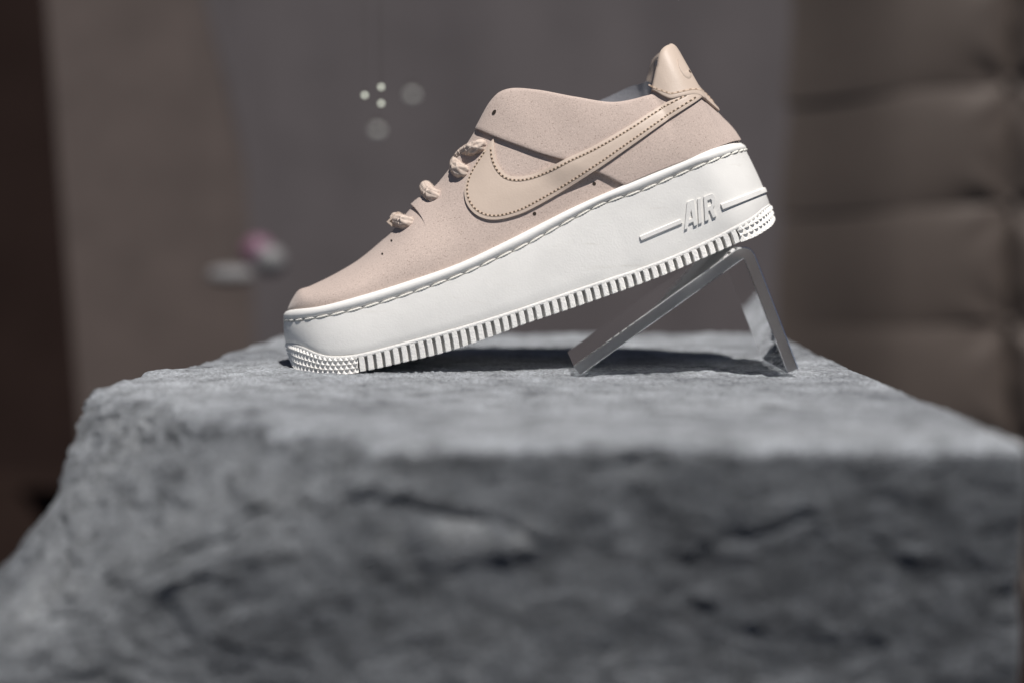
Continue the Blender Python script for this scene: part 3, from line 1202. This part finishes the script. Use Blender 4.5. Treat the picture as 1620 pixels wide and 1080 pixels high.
# ------------------------------------------------------------------ stone block
def block():
    HX, Y0, Y1, Z0 = 0.196, -0.244, 0.272, -0.30
    xs = np.linspace(-HX, HX, 390)
    ys = np.r_[np.linspace(Y0, -.13, 70), np.linspace(-.13, .12, 290)[1:], np.linspace(.12, Y1, 80)[1:]]
    zs = np.r_[np.linspace(0, -.16, 120), np.linspace(-.16, Z0, 40)[1:]]
    mbk = MB()
    X, Y = np.meshgrid(xs, ys, indexing='ij')
    mbk.grid(np.stack([X, Y, 0 * X], -1))
    X, Z = np.meshgrid(xs, zs, indexing='ij')
    mbk.grid(np.stack([X, Y0 + 0 * X, Z], -1), flip=True)
    xc = xs
    mbk.grid(np.stack([X, Y1 + 0 * X, Z], -1))
    Y, Z = np.meshgrid(ys, zs, indexing='ij')
    mbk.grid(np.stack([-HX + 0 * Y, Y, Z], -1))
    mbk.grid(np.stack([HX + 0 * Y, Y, Z], -1), flip=True)
    V = np.vstack(mbk.V)
    # rounded edges
    cen = np.array([0, (Y0 + Y1) / 2, Z0 / 2 - .2])
    h = np.array([HX, (Y1 - Y0) / 2, -Z0 / 2 + .2])
    r = 0.0055
    q = V - cen
    inner = np.clip(q, -(h - r), h - r)
    d = q - inner
    n = d / np.maximum(np.linalg.norm(d, axis=1), 1e-9)[:, None]
    # flat faces: keep their own axis
    P = cen + inner + n * r
    x, y, z = P.T
    # plan shape: left side drawn in towards the back, slight bulge lower down
    back = np.clip((y - (-.06)) / .33, 0, 1)
    left = np.clip(-x / HX, 0, 1)
    x = x + left * (0.041 * back ** 1.2) - left * 0.015 * (1 - back)
    right = np.clip(x / HX, 0, 1)
    x = x + right ** 3 * (.003 + .11 * np.clip(-z, 0, .3)) * np.clip((.1 - y) / .3, 0, 1)
    # left flank spreads outwards lower down
    low = np.clip(-z / .16, 0, 1)
    x = x - left ** 3 * 0.045 * sm(-z, .035, .11)
    P = np.stack([x, y, z], -1)
    front = np.clip((Y0 + .05 - y) / .05, 0, 1) * np.clip(-n[:, 1], 0, 1)
    side = np.clip(abs(n[:, 0]) + abs(n[:, 1]), 0, 1)
    top = np.clip(n[:, 2], 0, 1) ** 2
    # distance to the left / front / back rims on top
    rim = np.minimum(np.minimum(P[:, 0] + HX + .013 - .047 * back ** 1.2, HX - P[:, 0]), np.minimum(y - Y0, Y1 - y))
    rough_rim = 1 - sm(rim, 0.0, .05)
    calm = sm(abs(P[:, 0] + .03), .0, .16) * .5 + .3
    big = fbm(P * 9, 4, 3)
    med = fbm(P * np.array([26, 26, 32]), 4, 11)
    fin = fbm(P * 110, 3, 23)
    tn = fbm(P * np.array([13, 13, 17]) + 4.1, 5, 31) * 4.2 + 10
    fr = tn - np.floor(tn)
    terr = (np.floor(tn) + sm(fr, .62, .92)) - 10
    med2 = 1 - 2 * np.abs(fbm(P * np.array([38, 38, 55]), 3, 41))
    disp_side = big * .0010 + terr * .00055 + med * .0009 + (med2 - .5) * .0006 + fin * .0006
    disp_top = top * (big * .0006 + med * .0004 + fin * .00042 + fbm(P * 240, 2, 67) * .0007) + top * rough_rim * (np.minimum(terr, 0) * .0006 + med * .0006)
    edge_chip = rough_rim * np.minimum(0, med + .15) * .005
    disp = disp_side * side * (1 - top) + disp_top + edge_chip * (0.35 + .65 * side) * 0.7
    # left flank rougher
    disp = disp + left ** 2 * side * (terr * .0022 + med * .002 + fin * .0012)
    P = P + n * disp[:, None]
    # broken front-left corner: sloping face
    a = np.array([-.214, -.080, -0.006]); b = np.array([-.040, -.240, 0.001]); c = np.array([-.205, -.235, -.085])
    nn = np.cross(b - a, c - a)
    nn = nn / np.linalg.norm(nn)
    if nn[2] < 0:
        nn = -nn
    bump_ = fbm(P * np.array([16, 16, 16]) + 9, 4, 51)
    tn2 = fbm(P * np.array([20, 20, 26]) + 1.7, 4, 71) * 3.6 + 10
    fr2 = tn2 - np.floor(tn2)
    terr2 = (np.floor(tn2) + sm(fr2, .6, .92)) - 10
    dz = bump_ * .005 + terr2 * .0026 + fin * .0010
    dist = (P - a) @ nn - dz
    over = np.maximum(dist, 0)
    k = np.where(dist > -.01, (np.sqrt((dist) ** 2 + .006 ** 2) + dist) / 2, 0)
    P = P - nn * np.minimum(k, 1)[:, None]
    # big worked lumps and recesses seen on the front
    def lump(cx, cz, rx, rz, hgt, sharp=2.0):
        g = np.exp(-(np.abs((P[:, 0] - cx) / rx) ** sharp + np.abs((P[:, 2] - cz) / rz) ** sharp))
        P[:, 1] -= g * hgt * np.clip(-n[:, 1], 0, 1)
    for cx, cz, rx, rz, hg in LUMPS:
        lump(cx, cz, rx, rz, hg * .55)
    for line, dp, wd in CRACKS:
        q2 = P[:, [0, 2]]
        dmin = np.full(len(P), 9.0)
        sgn = np.zeros(len(P))
        for A, B in zip(line[:-1], line[1:]):
            A, B = np.array(A), np.array(B)
            ab = B - A
            t = np.clip(((q2 - A) @ ab) / (ab @ ab), 0, 1)
            rel = q2 - (A + t[:, None] * ab)
            dd_ = np.linalg.norm(rel, axis=1)
            up = np.sign(rel[:, 1])
            m_ = dd_ < dmin
            dmin = np.where(m_, dd_, dmin)
            sgn = np.where(m_, up, sgn)
        dmin = dmin * (1 + .5 * med)
        facing = np.clip(-n[:, 1], 0, 1) * (P[:, 1] < -.1)
        P[:, 1] += facing * dp * .55 * np.exp(-(dmin / wd) ** 2)
        P[:, 1] -= facing * dp * .35 * np.where(sgn > 0, np.exp(-(dmin / (wd * 5)) ** 2), 0)
    # the front face leans in towards its foot
    P[:, 1] += np.clip(-P[:, 2] - .004, 0, 1) * (0.15 + .25 * np.clip(-P[:, 2], 0, .15) + .09 * np.clip(P[:, 0] / .2, 0, 1)) * np.clip((.05 - P[:, 1]) / .2, 0, 1)
    mbk.V = [P]
    return mbk


def fpos(px, py):
    p = unproj(px, py, -.25)
    return p[0], p[2]


LUMPS = []
for px, py, rx, rz, hg in ((715, 850, .034, .014, .0028), (800, 872, .014, .008, .003), (560, 745, .014, .006, -.004), (400, 830, .03, .006, -.003), (1010, 735, .012, .007, -.004)):
    cx, cz = fpos(px, py)
    LUMPS.append((float(cx), float(cz), rx, rz, hg))
CRACKS = []
for pxs, dp, wd in (([(255, 912), (290, 888), (345, 870), (375, 838), (415, 812), (455, 802), (500, 822), (540, 800), (590, 790)], .0034, .0022),
                    ([(630, 800), (665, 812), (715, 826), (790, 832), (850, 868)], .0024, .0022),
                    ([(1150, 868), (1200, 858), (1260, 838), (1290, 825)], .0022, .0022),
                    ([(1000, 740), (1018, 718), (1060, 712), (1120, 722)], .0025, .0024)):
    CRACKS.append(([tuple(float(v) for v in fpos(x, y)) for x, y in pxs], dp, wd))
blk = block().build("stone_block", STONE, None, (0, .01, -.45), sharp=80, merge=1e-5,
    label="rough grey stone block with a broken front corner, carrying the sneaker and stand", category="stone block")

# ------------------------------------------------------------------ background
BROWN = mat_plain("taupe_board", (0.098, 0.076, 0.067), 0.6, 14, 0.15, 0.004, .10)
DARK = mat_plain("dark_brown_wall", (0.024, 0.0155, 0.0135), 0.9, 6, .1, .004, .12, 0.0)
FLOORM = mat_plain("dark_floor", (0.016, 0.0105, 0.009), 0.9, 8, .1, .004, .15, 0.0)
DRAPE = mat_plain("grey_drape", (0.095, 0.082, 0.083), 0.7, 10, .1, .004, .08)
VINYL = mat_plain("taupe_vinyl", (0.078, 0.0605, 0.051), 0.65, 60, .15, .002, .06)


def sheet(name, corners, mat, **props):
    return obj(name, corners, [(0, 1, 2, 3)], mat, None, (0, 0, 0), smooth=False, **props)


sheet("floor", [(-4, -4, -.45), (4, -4, -.45), (4, 4, -.45), (-4, 4, -.45)], FLOORM, kind="structure")
sheet("wall", [(-4, 2.2, -.45), (4, 2.2, -.45), (4, 2.2, 2.4), (-4, 2.2, 2.4)], DARK, kind="structure")

# taupe board with a slanting left edge
yB = 1.262
e0, e1 = unproj(63, -120, yB), unproj(128, 690, yB)
dx = (e1[0] - e0[0]) / (e1[2] - e0[2])
zb, zt = -.45, 0.95
xl = lambda z: e0[0] + dx * (z - e0[2])
V = []
for yy in (yB, yB + .03):
    V += [(xl(zb), yy, zb), (1.6, yy, zb), (1.6, yy, zt), (xl(zt), yy, zt)]
bm_b = obj("backdrop_board", V, [(0, 1, 2, 3), (7, 6, 5, 4), (0, 3, 7, 4), (1, 5, 6, 2), (3, 2, 6, 7), (0, 4, 5, 1)], BROWN, None, (0, 0, 0), smooth=False,
           label="large taupe board standing behind the stone block with a slanting left edge", category="backdrop board")

# grey drape hanging in front of the board
yD = 1.2595
nz, nxx = 60, 220
us = np.linspace(0, 1, nxx)
G = np.zeros((nz, nxx, 3))
for i, zz in enumerate(np.linspace(.92, -.44, nz)):
    py = 540 - (zz - CAM_Z) / (yD - CAM_Y) * F - 196 + 0
    left_px = np.interp(py, [-300, 0, 150, 260, 480, 900], [270, 322, 362, 388, 402, 408])
    x0 = unproj(left_px, py, yD)[0]
    x1 = unproj(1330, py, yD)[0]
    x = x0 + (x1 - x0) * us
    ph = us * 34 + 0.7 * np.sin(us * 9 + zz * 1.3)
    fold = (.0025 * (1 + np.sin(ph)) + .005 * (1 + np.sin(ph * .43 + 1 + zz))) * sm(us, 0, .2)
    G[i] = np.stack([x, yD - fold * (0.6 + .4 * math.sin(zz * 2)), np.full(nxx, zz)], -1)
Gb = G.copy(); Gb[..., 1] += .0015
MB().grid(G, flip=True).grid(Gb).build("drape", DRAPE, None, (0, 0, 0), label="soft grey drape with faint vertical folds hanging behind the sneaker", category="drape")

# tufted wall panel on the right
yT = 1.215
tuf = empty("tufted_panel", (float(unproj(1450, 400, yT)[0]), yT, -.45), label="taupe quilted vinyl panel with deep tufted seams at the right of the sneaker", category="wall panel")
TORG = np.array([float(unproj(1450, 400, yT)[0]), yT, -.45])
col_px = [1195, 1597, 1860]
row_px = [-250, -60, 132, 322, 512, 702, 892, 1082]
tilt = -0.085
for ci in range(2):
    for ri in range(len(row_px) - 1):
        xl_, xr_ = col_px[ci], col_px[ci + 1]
        n1, n2 = 46, 30
        u = np.linspace(0, 1, n1); w = np.linspace(0, 1, n2)
        U, W_ = np.meshgrid(u, w, indexing='ij')
        px = xl_ + (xr_ - xl_) * U + 5 * np.sin(W_ * 3 + ri)
        py0 = row_px[ri] + (px - 1597) * tilt * (1 if ci == 0 else -1) * np.interp(ri, [0, 2, 5], [1.2, 1, -.2])
        py1 = row_px[ri + 1] + (px - 1597) * tilt * (1 if ci == 0 else -1) * np.interp(ri + 1, [0, 2, 5], [1.2, 1, -.2])
        py = py0 + (py1 - py0) * W_
        P = unproj(px, py, yT)
        du = np.minimum(U * 1.0, 1 - U) * (xr_ - xl_) / 190
        dw = np.minimum(W_, 1 - W_)
        if ci == 0:
            du = (1 - U) * (xr_ - xl_) / 190
        eu = 1 - np.exp(-(du / .16))
        ew = 1 - np.exp(-(dw / .17)) 
        ewk = .04 + .75 * np.exp(-((1 - U) * 4.6)) if ci == 0 else .8
        puff = .034 * (1 if ci else sm(U, .1, .6)) * eu * (1 - ewk + ewk * ew)
        # gathered creases towards the tufts
        ang = np.arctan2(np.minimum(W_, 1 - W_) * 190, (1 - U if ci == 0 else U) * (xr_ - xl_) + 1e-3)
        rad = np.hypot(np.minimum(W_, 1 - W_) * 190, (1 - U if ci == 0 else U) * (xr_ - xl_))
        puff = puff + .003 * np.sin(ang * 6 + ri * 2.1) * np.exp(-((rad - 45) / 45) ** 2)
        P[..., 1] -= puff
        if ci == 0:
            P[..., 1] += .042 * (1 - sm(U, 0, .6))
        MB().grid(P).build("cushion", VINYL, tuf, TORG, sharp=80)
for ri in range(1, len(row_px) - 1):
    c = unproj(1597, row_px[ri], yT - .006)
    th = np.linspace(0, np.pi / 2, 6)
    rr = .008
    G = np.array([[c + np.array([rr * math.cos(t) * math.cos(p), -rr * .5 * math.sin(t), rr * math.cos(t) * math.sin(p)]) for p in np.linspace(0, 2 * np.pi, 16, endpoint=False)] for t in th])
    MB().grid(G, wrap=True).build("tuft_button", VINYL, tuf, TORG)
V = []
pa, pb = unproj(1330, 400, yT), unproj(1870, 400, yT)
for yy in (yT + .046, yT + .075):
    V += [(pa[0], yy, -.45), (pb[0], yy, -.45), (pb[0], yy, .55), (pa[0], yy, .55)]
obj("backing_board", V, [(0, 1, 2, 3), (7, 6, 5, 4), (0, 3, 7, 4), (1, 5, 6, 2), (3, 2, 6, 7), (0, 4, 5, 1)], VINYL, tuf, TORG, smooth=False)

# small lit bulbs on thin wires
def mat_emit(name, col, s):
    m, nt, b = new_mat(name, (.6, .6, .55), .4)
    b.inputs["Emission Color"].default_value = (*col, 1)
    b.inputs["Emission Strength"].default_value = s
    return m


def bulb(px, py, y, r, mat, label, group, ztop=0.95):
    c = unproj(px, py, y)
    e = empty("light_bulb", c + np.array([0, 0, -r]), label=label, category="light bulb", group=group)
    o = c + np.array([0, 0, -r])
    th = np.linspace(-np.pi / 2, np.pi / 2, 9)
    ph = np.linspace(0, 2 * np.pi, 14, endpoint=False)
    G = np.array([[c + r * np.array([math.cos(t) * math.cos(p), math.cos(t) * math.sin(p), math.sin(t)]) for p in ph] for t in th])
    MB().grid(G, wrap=True).build("glass_globe", mat, e, o, merge=1e-6)
    G = np.array([[c + np.array([k * math.cos(p), k * math.sin(p), z]) for p in ph[::2]] for k, z in ((r * .6, r * .7), (r * .6, r * 1.8), (r * .3, r * 2.2))])
    MB().grid(G, wrap=True, cap=True).build("bulb_socket", HOLE, e, o)
    G = np.array([[c + np.array([.0001 * math.cos(p), .0001 * math.sin(p), z]) for p in ph[::3]] for z in (r * 2.1, ztop - c[2])])
    MB().grid(G, wrap=True).build("wire", HOLE, e, o)
    return e


E1 = mat_emit("warm_bulb", (.95, 1.0, .82), 1.3)
E2 = mat_emit("dim_bulb", (.9, 1.0, .95), 0.035)
for (x, y), lab in zip(((577, 151), (603, 138), (603, 164)), ("small lit bulb at the left of the bright group of three", "small lit bulb at the top of the bright group of three", "small lit bulb at the bottom of the bright group of three")):
    bulb(x, y, .24, .0014, E1, lab, "small bright bulbs in the background")
for (x, y), lab in zip(((652, 152), (597, 208)), ("faint blurred bulb right of the bright group of three", "faint blurred bulb below the bright group of three")):
    bulb(x, y, 1.0, .006, E2, lab, "faint blurred bulbs in the background")

# small pink and white ornaments hung on thin threads behind
WHITEP = mat_plain("white_glaze", (.19, .185, .185), .4, 40, .05)
PINKP = mat_plain("pink_glaze", (.17, .085, .125), .4, 40, .05)


def ornament(px, py, y, prof, mat, **p):
    prof = [(r * .95, z * .95) for r, z in prof]
    c = unproj(px, py, y)
    e = empty("ornament", c, category="ornament", **p)
    ph = np.linspace(0, 2 * np.pi, 28, endpoint=False)
    G = np.array([[c + np.array([r * math.cos(a), r * math.sin(a), z]) for a in ph] for r, z in prof])
    MB().grid(G, wrap=True, cap=True).build("bauble", mat, e, c)
    zt_ = prof[-1][1]
    G = np.array([[c + np.array([.0002 * math.cos(a), .0002 * math.sin(a), z]) for a in ph[::7]] for z in (zt_ - .001, .95 - c[2])])
    MB().grid(G, wrap=True).build("thread", HOLE, e, c)


ballp = lambda r: [(r * math.cos(t), r + r * math.sin(t)) for t in np.linspace(-1.5, 1.5, 14)]
GRP = "small blurred ornaments hanging in the background"
ornament(366, 449, 1.05, [(.012, 0), (.026, .003), (.032, .009), (.031, .016), (.024, .021), (.008, .023)], WHITEP, group=GRP, label="flat white blurred ornament, leftmost of the three behind the toe")
ornament(428, 437, 1.05, ballp(.0205), WHITEP, group=GRP, label="round white blurred ornament beside the pink one behind the toe")
ornament(409, 425, 1.07, ballp(.0225), PINKP, group=GRP, label="round pink blurred ornament between the two white ones")
